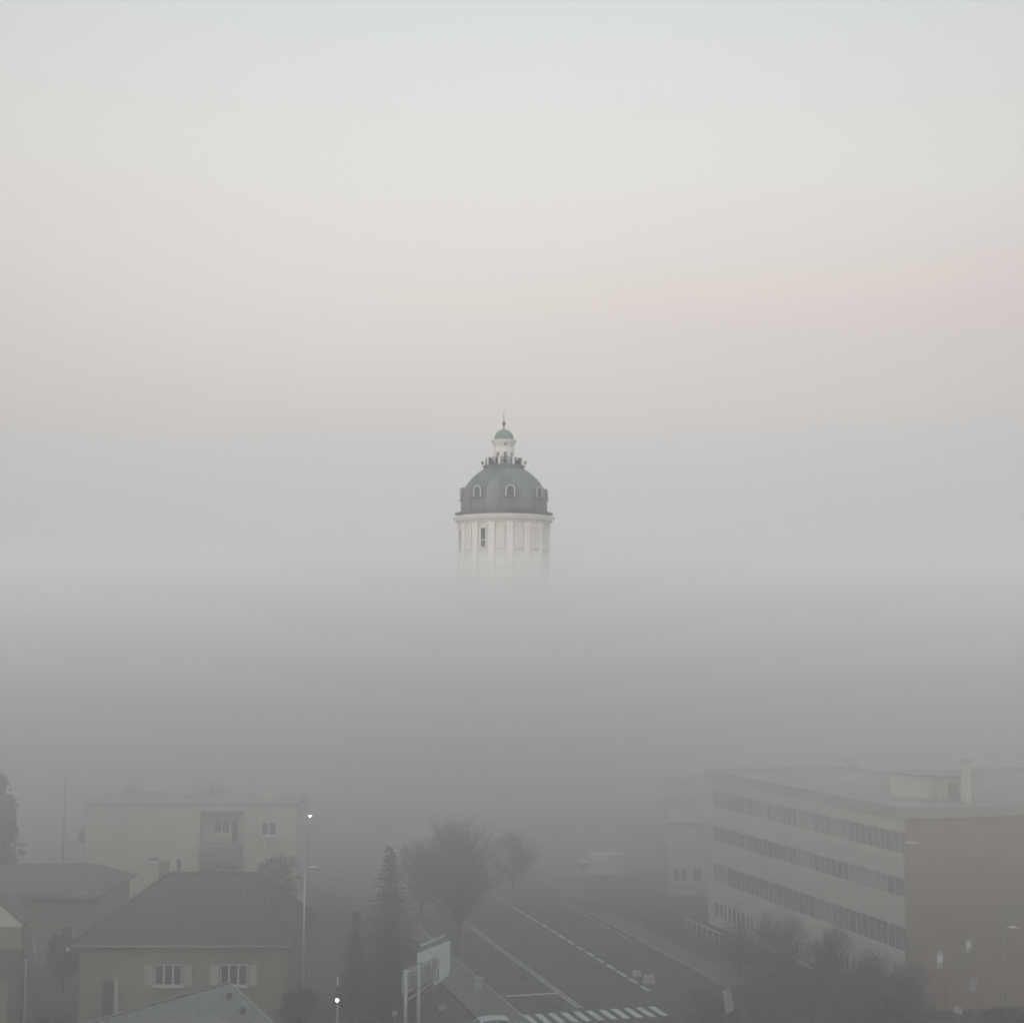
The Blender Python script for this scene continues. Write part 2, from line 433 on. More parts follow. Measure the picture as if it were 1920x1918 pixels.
MB().box(la.x + .02, lb.x + .15, la.y - .15, la.y + 2.8, zt + .002, zt + .14).build('hut_roof', m_bitumen, hut)
MB().box(la.x + .9, la.x + 1.8, la.y - .05, la.y - .003, H + .18, zt - .3).build('hut_door', m_recess, hut)
ch, la, lb, zt = roofbox('chimney', 1811, 1824, 1428, 1499, .55, m_cream)
MB().box(la.x - .08, lb.x + .08, la.y - .08, la.y + .63, zt + .002, zt + .12).build('chimney_cap', m_coping, ch)
rv, la, lb, zt = roofbox('roof_vent', 1592, 1612, 1424, 1440, .9, m_greige)
# entrance canopy, door and handrail on the banded face
MB().box(-2.3, -.004, 10.2, 15.6, 2.45, 2.78).build('canopy', m_coping, ob)
MB().tube((-2.1, 10.6, 0), (-2.1, 10.6, 2.449), .09).tube((-2.1, 15.2, 0), (-2.1, 15.2, 2.449), .09).build('canopy_post', m_steel, ob)
d = MB().box(-.05, -.004, 12.0, 13.9, .02, 2.2).build('entrance_door', m_frame, ob)
for q in (0, 1): MB().box(-.07, -.051, 12.1 + .9 * q, 12.9 + .9 * q, .15, 2.1).build('pane', m_glass, d)
MB().box(-2.2, -.006, 4.0, 10.19, 0, .75).build('entrance_ramp', m_paving, ob)
hr = MB()
for i in range(9): hr.tube((-2.15, 4.1 + .75 * i, .7), (-2.15, 4.1 + .75 * i, 1.95), .03, .03, 6)
for z in (1.3, 1.95): hr.tube((-2.15, 4.1, z), (-2.15, 10.1, z), .045, .045, 6)
hr.tube((-2.15, 10.1, 1.95), (-2.15, 10.1, 2.45), .03, .03, 6)
hr.build('handrail', m_frame, ob)
hr = MB()
for i in range(12): hr.tube((-3.0, 19 + 1.2 * i, .0), (-3.0, 19 + 1.2 * i, .95), .03, .03, 6)
hr.tube((-3.0, 19, .95), (-3.0, 32.2, .95), .05, .05, 6)
tag(hr.build('railing', m_frame, loc=(26.6, 102, 0), rz=ang), 'low white railing along the pavement below the ground floor windows of the office block', 'railing')
# ================================================================ window kit for the houses
def window(parent, x, y, z0, w, h, leaves=2, sill=True, frame=None, depth=.10, rz=None, fm=None):
    """window in a wall facing -Y of PARENT's frame, its face at local y"""
    f = MB(); fw = .075
    f.box(-w / 2, -w / 2 + fw, -depth * .4, .06, .001, h - .001).box(w / 2 - fw, w / 2, -depth * .4, .06, .001, h - .001)
    f.box(-w / 2 + fw, w / 2 - fw, -depth * .4, .06, .001, fw).box(-w / 2 + fw, w / 2 - fw, -depth * .4, .06, h - fw, h - .001)
    for i in range(1, leaves):
        x0 = -w / 2 + w * i / leaves; f.box(x0 - .065, x0 + .065, -depth * .55, .06, fw + .001, h - fw - .001)
    fo = f.build('window', fm or m_frame, parent)
    MB().box(-w / 2 + fw, w / 2 - fw, -.012, .05, fw, h - fw).build('pane', m_glass, fo)
    if sill: MB().box(-w / 2 - .12, w / 2 + .12, -.2, .02, -.12, -.002).build('sill', fm or m_frame, fo)
    fo.location = (x, y, z0)
    if rz: fo.rotation_euler = (0, 0, rz)
    return fo

# ================================================================ FLAT-ROOFED WHITE HOUSE (left, mid distance)
Yw = 142.0
xa, xb = at(158, 1600, Yw).x, at(556, 1600, Yw).x
def wx(px): return at(px, 1600, Yw).x - xa
def wz(py): return at(350, py, Yw).z
HW = wz(1509); Wd = xb - xa
wh = thing('apartment_house', 'pale flat-roofed two-storey house with a recessed balcony bay and few small windows', 'house', (xa, Yw, 0))
r0, r1, rdp = wx(374), wx(456), 1.5
zr_t = wz(1521)
MB().prism([(0, 0), (r0, 0), (r0, rdp), (r1, rdp), (r1, 0), (Wd, 0), (Wd, 8.5), (0, 8.5)], 0, HW).build('wall', m_cream, wh)
MB().box(r0 + .003, r1 - .003, -.03, rdp, zr_t, HW - .01).build('lintel', m_cream, wh)
MB().box(-.12, Wd + .12, -.12, 8.62, HW + .002, HW + .17).build('roof', m_bitumen, wh)
MB().box(wx(347), r0 - .02, -.06, -.002, .0, HW - .02).build('wall_pier', m_cream, wh)
# balcony in the recess
zs = wz(1583)
bl = MB().box(r0 + .003, r1 - .003, -.25, rdp - .003, zs - .2, zs).build('balcony', m_coping, wh)
MB().box(r0 + .003, r1 - .003, -.3, -.2, zs - 1.75, zs - .201).build('balcony_parapet', m_recess, bl)
MB().box(r0 + .003, r1 - .003, rdp - .06, rdp - .004, 0, zs - .203).build('recess_panel', m_recess, wh)
zb0, zb1 = wz(1565), wz(1540)
window(wh, wx(409.5), rdp, zb0, 1.5, zb1 - zb0)
dr = MB().box(wx(428), wx(440), rdp - .06, rdp - .005, zs + .02, zb1).build('balcony_door', m_recess, wh)
MB().box(wx(429.5), wx(438.5), rdp - .08, rdp - .061, zs + .25, zb1 - .1).build('pane', m_glass, dr)
window(wh, wx(411), rdp - .06, wz(1634), 1.5, 1.3)
window(wh, wx(436), rdp - .06, wz(1634), 1.0, 1.3, leaves=1)
window(wh, wx(503.5), 0, wz(1566), 1.4, 1.28)
window(wh, wx(336), 0, wz(1636), .6, 1.4, leaves=1)
window(wh, wx(288), 0, wz(1615), 1.1, .45, leaves=1)
v = MB(); v.tube((wx(505), -.07, wz(1581)), (wx(505), .0, wz(1581)), .16, .16, 10); v.build('vent_grille', m_grille, wh)
# narrow side balconies, left end
for py in (1578, 1640):
    z = wz(py); s = MB().box(-.75, -.002, .5, 4.5, z - .15, z).build('side_balcony', m_coping, wh)
    MB().box(-.75, -.68, .5, 4.5, z + .002, z + .9).build('balcony_parapet', m_cream, s)
    MB().box(-.03, -.003, 1.2, 3.6, z + .05, z + 2.0).build('balcony_glazing', m_glass, wh)
MB().box(wx(480), wx(495), 4, 4.8, HW + .172, HW + 1.0).build('chimney', m_cream, wh)
MB().box(wx(240), wx(275), 5, 7, HW + .172, HW + .9).build('roof_hatch', m_greige, wh)

# ================================================================ HIP-ROOFED HOUSE (left, near)
Yh = 98.0
hx0, hx1 = at(150, 1800, Yh).x, at(540, 1800, Yh).x
hh = thing('hip_roof_house', 'old olive-grey house with a dark hipped tile roof, shuttered windows and a chimney', 'house', (hx0, Yh, 0))
def hx(px): return at(px, 1850, Yh).x - hx0
def hz(py): return at(350, py, Yh).z
HWd = hx1 - hx0
ze = hz(1772)
MB().box(0, HWd, 0, 9.4, 0, ze).build('wall', m_olive, hh)
Yr = 4.9; rzg = at(400, 1638, Yh + Yr).z
rxa, rxb = at(316, 1638, Yh + Yr).x - hx0, at(486, 1638, Yh + Yr).x - hx0
ex0, ex1, ey0, ey1 = -.45, HWd + .45, -.6, 10.2
rb = MB(); P = [(ex0, ey0, ze), (ex1, ey0, ze), (ex1, ey1, ze), (ex0, ey1, ze)]
Q = [(x, y, ze + .16) for x, y, _ in P]; A, B = (rxa, Yr, rzg), (rxb, Yr, rzg)
for i in range(4): rb.face([P[i], P[(i + 1) % 4], Q[(i + 1) % 4], Q[i]])
rb.face(P[::-1]); rb.face([Q[0], Q[1], B, A]); rb.face([Q[1], Q[2], B]); rb.face([Q[2], Q[3], A, B]); rb.face([Q[3], Q[0], A])
bmesh.ops.remove_doubles(rb.bm, verts=rb.bm.verts, dist=.001)
roof = rb.build('roof', m_tile, hh)
rg = MB().tube((rxa, Yr, rzg + .03), (rxb, Yr, rzg + .03), .13, .13, 8)
for e, q in (((rxa, Yr, rzg + .02), Q[0]), ((rxb, Yr, rzg + .02), Q[1]), ((rxa, Yr, rzg + .02), Q[3]), ((rxb, Yr, rzg + .02), Q[2])): rg.tube(e, (q[0], q[1], q[2] + .03), .11, .11, 8)
rg.build('ridge_tiles', m_tile, roof)
MB().tube((ex0, ey0 - .08, ze + .05), (ex1, ey0 - .08, ze + .05), .08, .08, 8).build('gutter', m_olive, hh)
cx0, cx1 = at(300, 1640, Yh + 5.6).x - hx0, at(315, 1640, Yh + 5.6).x - hx0
cz = at(308, 1616, Yh + 5.6).z
ch = MB().box(cx0, cx1, 5.2, 6.0, rzg - 1.2, cz).build('chimney', m_olive, roof)
MB().box(cx0 - .07, cx1 + .07, 5.13, 6.07, cz + .002, cz + .12).build('chimney_cap', m_olive, ch)
z0, z1 = hz(1847), hz(1807)
for pxc, w in ((315.5, 1.75), (438, 1.75)):
    f = window(hh, hx(pxc), 0, z0, w, z1 - z0, leaves=3, fm=m_trim)
    for s in (-1, 1):
        MB().box(s * (w / 2 + .08 + .28) - .28, s * (w / 2 + .08 + .28) + .28, -.07, -.012, .02, z1 - z0 - .02).build('shutter', m_ivy if False else m_greige, f)
dz1_, dz0_ = hz(1838), 0.35
d = MB().box(hx(192), hx(214), -.03, .02, dz0_, dz1_).build('door', m_darkmet, hh)
MB().box(hx(215), hx(223), -.16, -.002, 0.0, dz1_ + .1).build('door_post', m_greige, hh)
MB().box(hx(186), hx(226), -1.1, -.162, 0, .34).build('door_step', m_paving, hh)
MB().tube((HWd - .25, -.09, 0), (HWd - .25, -.09, ze), .06, .06, 8).build('downpipe', m_olive, hh)

# ================================================================ DARK-ROOFED HOUSE (far left)
Yd = 117.0
dx1 = at(180, 1700, Yd).x
dh = thing('dark_roof_house', 'low house with a wide dark pitched roof and grey walls at the left edge', 'house', (dx1, Yd, 0))
zed = at(190, 1682, Yd - .5).z; zrd = at(100, 1618, Yd + 5).z
Ld = 17.0
b = MB(); b.box(-Ld, 0, 0, 10, 0, zed + .05); b.build('wall', m_olive, dh)
b = MB(); gx = .5
e0, e1, f0, f1 = -Ld - .5, gx, -.7, 10.7
P_ = [(e0, f0, zed), (e1, f0, zed), (e1, f1, zed), (e0, f1, zed)]; Q_ = [(x, y, zed + .15) for x, y, _ in P_]; A_, B_ = (e0 + 5, 5, zrd), (e1 - 2.2, 5, zrd)
for i in range(4): b.face([P_[i], P_[(i + 1) % 4], Q_[(i + 1) % 4], Q_[i]])
b.face(P_[::-1]); b.face([Q_[0], Q_[1], B_, A_]); b.face([Q_[1], Q_[2], B_]); b.face([Q_[2], Q_[3], A_, B_]); b.face([Q_[3], Q_[0], A_])
bmesh.ops.remove_doubles(b.bm, verts=b.bm.verts, dist=.001)
b.build('roof', m_tile2, dh)
MB().tube((gx - .02, -.8, zed - .05), (-Ld, -.8, zed - .05), .08, .08, 8).build('gutter', m_tile2, dh)
window(dh, -2.2, 0, 1.3, 1.1, 1.3); window(dh, -5.2, 0, 1.3, 1.1, 1.3); window(dh, -8.5, 0, 1.3, 1.1, 1.3)

# ================================================================ PALE-GABLED HOUSE (left frame edge)
Yg = 99.0
gx1 = at(42, 1750, Yg).x
gh = thing('gable_house', 'narrow little house with a bare pale gable cut by the left edge, lean-to roof below', 'house', (gx1, Yg, 0))
zge = at(42, 1731, Yg).z; slope = .80; gw = 5.6
apex = zge + slope * gw / 2
MB().box(-gw, 0, 0, 2.4, 0, zge - .2).build('wall', m_olive, gh)
MB().extrude([(0, 0, zge - .198), (-gw, 0, zge - .198), (-gw, 0, zge), (-gw / 2, 0, apex), (0, 0, zge)], (0, .3, 0)).build('gable', m_palegable, gh)
zlt = at(20, 1779, Yg - .2).z
b = MB(); o1 = .12
b.extrude([(o1, -.12, zge - slope * o1 + .0), (-gw / 2, -.12, apex + .02), (-gw - o1, -.12, zge - slope * o1), (-gw - o1, -.12, zge - slope * o1 + .14), (-gw / 2, -.12, apex + .2), (o1, -.12, zge - slope * o1 + .14)], (0, 2.6, 0))
b.build('roof', m_tile2, gh)
zll = zlt - 1.15
MB().extrude([(.02, -.004, zlt), (.02, -2.6, zll), (.02, -2.6, zll - .12), (.02, -.004, zlt - .14)], (-gw, 0, 0)).build('lean_to_roof', m_tile, gh)
MB().box(-gw + .1, -.1, -2.3, -.006, 0, zll - .16).build('lean_to_wall', m_olive, gh)
MB().box(-.004, .05, .0, .12, 0, zge - .1).build('downpipe', m_darkmet, gh)

# ================================================================ GREY SHED ROOF (bottom left)
ap = at(430, 1842, 75.0)
rdv = Vector((-.507, -.862)); nv = Vector((.862, -.507))
sa = math.atan2(rdv.y, rdv.x)
sh = thing('shed', 'shed at the bottom edge with plain grey sheet roof and two dark vents', 'shed', (ap.x, ap.y, 0), sa)
# local: x along the ridge towards the camera, +y to the right of the picture
hz_, w_, Ls = ap.z, 4.3, 16.0
hs = .57
b = MB(); b.extrude([(0, w_, hz_ - hs * w_), (0, 0, hz_), (0, -w_, hz_ - hs * w_), (0, -w_, hz_ - hs * w_ - .1), (0, 0, hz_ - .12), (0, w_, hz_ - hs * w_ - .1)], (Ls, 0, 0))
roof = b.build('roof', m_sheet, sh)
b = MB(); b.extrude([(.3, w_ - .35, 0), (.3, w_ - .35, hz_ - hs * (w_ - .35) - .16), (.3, 0, hz_ - .16), (.3, -w_ + .35, hz_ - hs * (w_ - .35) - .16), (.3, -w_ + .35, 0)], (Ls - .6, 0, 0)); b.build('wall', m_olive, sh)
MB().tube((-.05, 0, hz_ + .02), (Ls, 0, hz_ + .02), .07, .07, 8).build('ridge_cap', m_sheet, roof)
b = MB(); b.extrude([(-.06, w_ + .02, hz_ - hs * w_ - .12), (-.06, 0, hz_ - .1), (-.06, 0, hz_ + .03), (-.06, w_ + .02, hz_ - hs * w_ + .02)], (.05, 0, 0)); b.build('verge_board', m_steel, roof)
for px, py in ((430, 1872), (455, 1899)):
    # point of the right slope under that pixel
    o_, d_ = Vector((0, 0, CAMZ)), ray(px, py)
    n3 = Vector((nv.x * hs, nv.y * hs, 1)); t_ = n3.dot(ap - o_) / n3.dot(d_); p = o_ + d_ * t_
    q = Vector((p.x - ap.x, p.y - ap.y)); lx, ly = q.dot(rdv), q.dot(nv)
    lz = hz_ - hs * ly
    MB().tube((lx, ly, lz - .1), (lx, ly, lz + .22), .1, .1, 10).tube((lx, ly, lz + .2), (lx, ly, lz + .3), .2, .06, 10).build('roof_vent', m_darkmet, roof)

# ================================================================ FAR PALE BUILDING behind the office block
p0 = at(1236, 1600, 166)
fb = thing('low_building', 'faint low building in the fog beyond the far end of the office block', 'building', (p0.x, 166, 0), R(-6))
zt = at(1240, 1469, 166).z
MB().box(0, 16, 0, 12, 0, zt).build('wall', m_cream, fb)
MB().box(-.3, 16.3, -.3, 12.3, zt + .002, zt + .25).build('roof', m_bitumen, fb)
for i in range(4):
    window(fb, 1.2 + 2.2 * i, 0, zt - 2.6, 1.3, 1.3); window(fb, 1.2 + 2.2 * i, 0, zt - 5.8, 1.3, 1.3)
p1 = at(1252, 1600, 151)
fa = thing('annex', 'pale single-storey annex between the office block and the box van', 'building', (p1.x, 151, 0), R(-10))
za = at(1270, 1545, 151).z
MB().prism([(0, 0), (3.9, 0), (3.9, 9), (0, 9)], 0, za).build('wall', m_cream, fa)
MB().box(-.2, 4.0, -.2, 9.2, za + .002, za + .2).build('roof', m_coping, fa)
window(fa, 1.2, 0, 1.2, 1.4, 1.4); window(fa, 2.9, 0, 1.2, .9, 1.4, leaves=1)

# ================================================================ BILLBOARD
L0, L1 = at(757, 1830, 89.0), at(844, 1800, 94.5)
bx = Vector((L1.x - L0.x, L1.y - L0.y)); bl_ = bx.length; ba = math.atan2(bx.y, bx.x)
zbot, ztop = at(844, 1826, 94.5).z, at(844, 1764, 94.5).z
bb = thing('billboard', 'pale hoarding on two steel posts seen from behind with its bracing', 'billboard', (L0.x, L0.y, 0), ba)
# local: x along the board (away), y>0 = far side
mb = MB(); hgt = ztop - zbot
tn = bl_
pn = MB(); cr_ = .25
pn.extrude([(.66 * tn, 0, zbot - .3), (tn - cr_, 0, zbot), (tn, 0, zbot + .2), (tn, 0, ztop), (.3 * tn, 0, ztop), (.3 * tn, 0, ztop - .55), (.66 * tn, 0, ztop - .75)], (0, .06, 0)); pn.build('panel', m_panel, bb)
MB().box(-.3, .655 * tn, -.09, -.03, zbot + .05, ztop - .6).build('back_board', m_ply, bb)
fr = MB(); r = .055
for z in (zbot + .15, zbot + hgt * .5, ztop - .78): fr.tube((0, -.16, z), (.7 * tn, -.16, z), r, r, 6)
for x in (.02, .17 * tn, .34 * tn, .5 * tn, .66 * tn): fr.tube((x, -.22, zbot), (x, -.22, ztop - .6), r, r, 6)
for i, x in enumerate((.02, .17 * tn, .34 * tn, .5 * tn)):
    x2 = (.17, .34, .5, .66)[i] * tn
    a, b2 = (zbot + .15, ztop - .78) if i % 2 else (ztop - .78, zbot + .15)
    fr.tube((x, -.28, a), (x2, -.28, b2), .035, .035, 5)
fr.tube((.02, -.3, zbot - .25), (.6 * tn, -.3, zbot + .2), .05, .05, 6)
fr.build('bracing', m_steel, bb)
for x in (-.38, .2 * tn):
    MB().tube((x, -.34, 0), (x, -.34, ztop - .5), .11, .11, 10).build('post', m_steel, bb)
rgs = MB()
for i in range(4): rgs.tube((.2 * tn - .5, -.5, 1.2 + .18 * i), (.2 * tn + .5, -.5, 1.2 + .18 * i), .03, .03, 5)
rgs.build('rung', m_steel, bb)
MB().tube((.45 * tn, .3, ztop + .28), (.98 * tn, .3, ztop + .34), .06, .06, 6).tube((.6 * tn, .05, ztop - .05), (.6 * tn, .3, ztop + .28), .03, .03, 5).tube((.9 * tn, .05, ztop - .05), (.9 * tn, .3, ztop + .32), .03, .03, 5).build('top_light', m_lampgrey, bb)
MB().box(-.75, -.15, -.42, -.3, zbot + .55, zbot + .62).build('side_bracket', m_steel, bb)

# ================================================================ STREET LAMPS
def lamp(name, label, px, Y, ztop_, arm=.55, dirx=1, lit=False, rz=0, group=None, r=.09, pm=None):
    x = at(px, 1700, Y).x
    t = thing(name, label, 'street lamp', (x, Y, 0), rz, group)
    pl = MB().tube((0, 0, 0), (0, 0, 1.1), r * 1.6, r * 1.5, 12).tube((0, 0, 1.1), (0, 0, ztop_ - .35), r, r * .62, 12)
    pl.build('pole', pm or m_steel, t)
    ar = MB(); pts = [(0, 0, ztop_ - .36), (.06 * dirx, 0, ztop_ - .18), (.2 * dirx, 0, ztop_ - .06), (arm * dirx, 0, ztop_)]
    ar.path(pts, .035, 8); ar.build('arm', pm or m_steel, t)
    hd = MB(); a = arm * dirx; e = (arm + .75) * dirx
    sec = [(a, .05, .04), (a + .12 * dirx, .13, .08), (a + .45 * dirx, .17, .1), (e, .06, .03)]
    rings = []
    for sx, wy, hz2 in sec:
        rings.append([hd.bm.verts.new((sx, wy * math.cos(k * PI / 4), ztop_ + .03 + hz2 * math.sin(k * PI / 4) * (1 if math.sin(k * PI / 4) > 0 else .5))) for k in range(8)])
    for A_, B_ in zip(rings[:-1], rings[1:]):
        for k in range(8): hd.bm.faces.new((A_[k], A_[(k + 1) % 8], B_[(k + 1) % 8], B_[k]))
    hd.bm.faces.new(rings[0][::-1]); hd.bm.faces.new(rings[-1])
    h = hd.build('lamp_head', m_lampgrey, t)
    gl = MB()
    gl.lathe([(.0, -.085), (.065, -.065), (.095, -.03), (.11, .0)], 12, closed=False)
    for v in gl.bm.verts: v.co = Vector((a + .4 * dirx + v.co.x * 1.5, v.co.y, ztop_ - .02 + v.co.z))
    gl.build('lamp_glass', m_lit if lit else m_lens, h)
    return t
lamp('street_lamp', 'tall unlit street lamp with a thin pale pole beside the hip-roofed house', 570.5, 99.0, at(583, 1627, 99).z, arm=.25)
lamp('street_lamp', 'street lamp with its white light switched on, beyond the pale flat-roofed house', 577, 140.0, at(582, 1531, 140).z + .12, arm=-.3, lit=True, r=.055, pm=m_pole)
lamp('street_lamp', 'slender street lamp standing before the corner of the red brick end wall', 1697.5, 97.0, at(1704, 1581, 97).z, arm=.1, r=.06, pm=m_pole)
lamp('street_lamp', 'short lamp post at the lower right in front of the red brick wall', 1881, 92.0, at(1890, 1740, 92).z, arm=.2, r=.06, pm=m_pole)

# ---------------------------------------------------------------- traffic light
Yt = 88.0
pt = at(633, 1874, Yt)
tl = thing('traffic_light', 'traffic light on a thin post with its green lamp shining, by the dark hedge', 'traffic light', (pt.x - .02, Yt, 0))
MB().tube((0, .16, 0), (0, .16, at(633, 1832, Yt).z), .055, .05, 10).build('post', m_steel, tl)
hs_ = MB().box(-.15, .15, -.08, .1, pt.z - .17, pt.z + .78).build('housing', m_darkmet, tl, bevel=.03)
for i, m in enumerate((m_green, m_darkmet, m_redlens)):
    zc_ = pt.z + .3 * i
    le = MB(); le.lathe([(0, 0), (.065, .014), (.095, .028)], 16, closed=False)
    for v in le.bm.verts: v.co = Vector((v.co.x, -.115 + v.co.z, zc_ + v.co.y))
    le.build('lens', m, hs_)
    vi = MB()
    for k in range(10):
        a0, a1 = PI * k / 10, PI * (k + 1) / 10
        vi.face([(.12 * math.cos(a0), -.09, zc_ + .12 * math.sin(a0)), (.12 * math.cos(a1), -.09, zc_ + .12 * math.sin(a1)), (.12 * math.cos(a1), -.24, zc_ + .12 * math.sin(a1)), (.12 * math.cos(a0), -.24, zc_ + .12 * math.sin(a0))])
    vi.build('visor', m_darkmet, hs_)

# ---------------------------------------------------------------- cabinet, signs, blocks, posts
p = ground(898, 1857)
cb = thing('utility_cabinet', 'pale grey utility cabinet standing on the pavement left of the road', 'cabinet', p, R(-12))
MB().box(-.26, .26, -.17, .17, .126, .86).build('body', m_lampgrey, cb, bevel=.015)
MB().box(-.31, .31, -.22, .22, .862, .93).build('lid', m_steel, cb)
MB().box(-.22, .22, -.185, -.171, .2, .82).build('door', m_lampgrey, cb)
MB().box(-.3, .3, -.2, .2, .0, .125).build('plinth', m_kerb, cb)
def sign(label, px, py, Y, w, h, rz=0, tilt=0, mat=None, name='street_sign', cat='sign', postdx=0):
    c = at(px, py, Y); t = thing(name, label, cat, (c.x, Y, 0), rz)
    MB().tube((postdx, .05, 0), (postdx, .05, c.z + h * .4), .035, .035, 8).build('post', m_pole, t)
    Mx = Matrix.Translation((0, 0, c.z)) @ Matrix.Rotation(tilt, 4, 'Y')
    MB().box(-w / 2, w / 2, -.03, .0, -h / 2, h / 2, M=Mx).build('plate', mat or m_sign, t, bevel=.008)
    return t
sign('small square white sign on a post left of the billboard', 740, 1899, 90, .3, .27)
sign('small pale direction sign right of the billboard posts', 829, 1888, 92, .5, .28, R(25), R(-14))
sign('tilted pale notice board before the middle of the red brick wall', 1825, 1846, 95, .52, .78, R(20), R(12))
sign('low pale sign box at the bottom edge under the brick wall', 1796, 1893, 94, .55, .42, R(-25), R(10))
sign('mottled pale notice among bare bushes right of the zebra crossing', 1365, 1876, 97, .72, 1.5, R(35), R(-12))
def banner(label, px, py, Y, h):
    c = at(px, py, Y); t = thing('banner', label, 'banner', (c.x + .25, Y, 0))
    MB().tube((0, 0, 0), (0, 0, c.z + h * .62), .035, .03, 8).tube((0, 0, c.z + h * .55), (-.42, 0, c.z + h * .6), .02, .02, 6).build('pole', m_pole, t)
    b = MB()
    for i in range(8):
        z0_, z1_ = c.z + h * (.55 - i / 8 * 1.05), c.z + h * (.55 - (i + 1) / 8 * 1.05)
        y0_, y1_ = .08 * math.sin(i * .9), .08 * math.sin(i * .9 + .9); s0, s1 = -.012 * i, -.012 * (i + 1)
        b.face([(-.40 + s0, y0_, z0_), (-.05 + s0, y0_ + .03, z0_), (-.05 + s1, y1_ + .03, z1_), (-.40 + s1, y1_, z1_)])
    o = b.build('cloth', m_banner, t); so_ = o.modifiers.new('thick', 'SOLIDIFY'); so_.thickness = .012
banner('bright narrow flag banner before the left part of the brick wall', 1763, 1799, 96, 1.05)
banner('fainter narrow flag banner, the one higher up nearer the right edge', 1817, 1773, 100, .85)
for px, py, w, h, lab in ((1217, 1843, .85, .55, 'larger white concrete block on the road edge above the zebra crossing'), (1194, 1830, .6, .4, 'smaller white concrete block behind the larger one at the road edge')):
    p = ground(px, py); t = thing('concrete_block', lab, 'concrete block', (p.x, p.y, .012), R(15))
    MB().extrude([(-w / 2, -.25, 0), (-w / 2 + .08, -.2, h), (w / 2 - .08, -.2, h), (w / 2, -.25, 0)], (0, .45, 0)).build('block', m_sign, t, bevel=.03)
    MB().box(-w / 2 - .04, w / 2 + .04, -.28, .23, -.004, .06).build('foot', m_kerb, t)
x48 = at(48, 1850, 91)
t = thing('fence_post', 'single pale post in the dark garden shrubs at the lower left', 'post', (x48.x, 91, 0))
MB().tube((0, 0, 0), (0, 0, at(48, 1800, 91).z), .07, .06, 8).build('post', m_pole, t)
MB().tube((0, 0, at(48, 1800, 91).z), (0, 0, at(48, 1797, 91).z), .12, .03, 8).build('cap', m_steel, t)
t = thing('utility_pole', 'faint tall utility pole in the fog left of the pale flat-roofed house', 'pole', (at(121, 1500, 136).x, 136, 0))
zt = at(121, 1462, 136).z
MB().tube((0, 0, 0), (0, 0, zt), .1, .07, 10).build('pole', m_kerb, t)
MB().box(-.7, .7, -.06, .06, zt - .6, zt - .48).build('crossarm', m_steel, t)
for q in (-.6, 0, .6): MB().tube((q, 0, zt - .478), (q, 0, zt - .3), .05, .04, 8).build('insulator', m_frame, t)
sc_ = at(1495, 1867, 100)
t = thing('bollard_light', 'small round white bollard light among the bare bushes left of the brick corner', 'lamp', (sc_.x, 100, 0))
MB().tube((0, 0, 0), (0, 0, sc_.z), .05, .05, 8).build('post', m_steel, t)
g = MB(); bmesh.ops.create_uvsphere(g.bm, u_segments=12, v_segments=8, radius=.12); bmesh.ops.translate(g.bm, vec=(0, 0, sc_.z + .1), verts=g.bm.verts); g.build('globe', m_frame, t)

# ================================================================ VEHICLES
def wheel(parent, x, y, r, w=.2):
    t = MB(); n = 20
    for (ra, ya), (rb2, yb) in (((r * .62, -w / 2), (r * .97, -w / 2)), ((r * .97, -w / 2), (r, -w * .3)), ((r, -w * .3), (r, w * .3)), ((r, w * .3), (r * .97, w / 2)), ((r * .97, w / 2), (r * .62, w / 2)), ((r * .62, w / 2), (r * .62, -w / 2))):
        for k in range(n):
            a0, a1 = 2 * PI * k / n, 2 * PI * (k + 1) / n
            t.face([(ra * math.cos(a0), ya, ra * math.sin(a0)), (ra * math.cos(a1), ya, ra * math.sin(a1)), (rb2 * math.cos(a1), yb, rb2 * math.sin(a1)), (rb2 * math.cos(a0), yb, rb2 * math.sin(a0))])
    bmesh.ops.remove_doubles(t.bm, verts=t.bm.verts, dist=.0005)
    wo = t.build('wheel', m_rubber, parent); wo.location = (x, y, r)
    MB().tube((0, -w * .42, 0), (0, w * .42, 0), r * .6, r * .6, 16).build('rim', m_steel, wo)
def loft(b, secs, mi=0):
    rings = [[b.bm.verts.new(p) for p in s] for s in secs]
    for A_, B_ in zip(rings[:-1], rings[1:]):
        for k in range(len(A_)): b.bm.faces.new((A_[k], A_[(k + 1) % len(A_)], B_[(k + 1) % len(A_)], B_[k]))
    b.bm.faces.new(rings[0][::-1]); b.bm.faces.new(rings[-1])
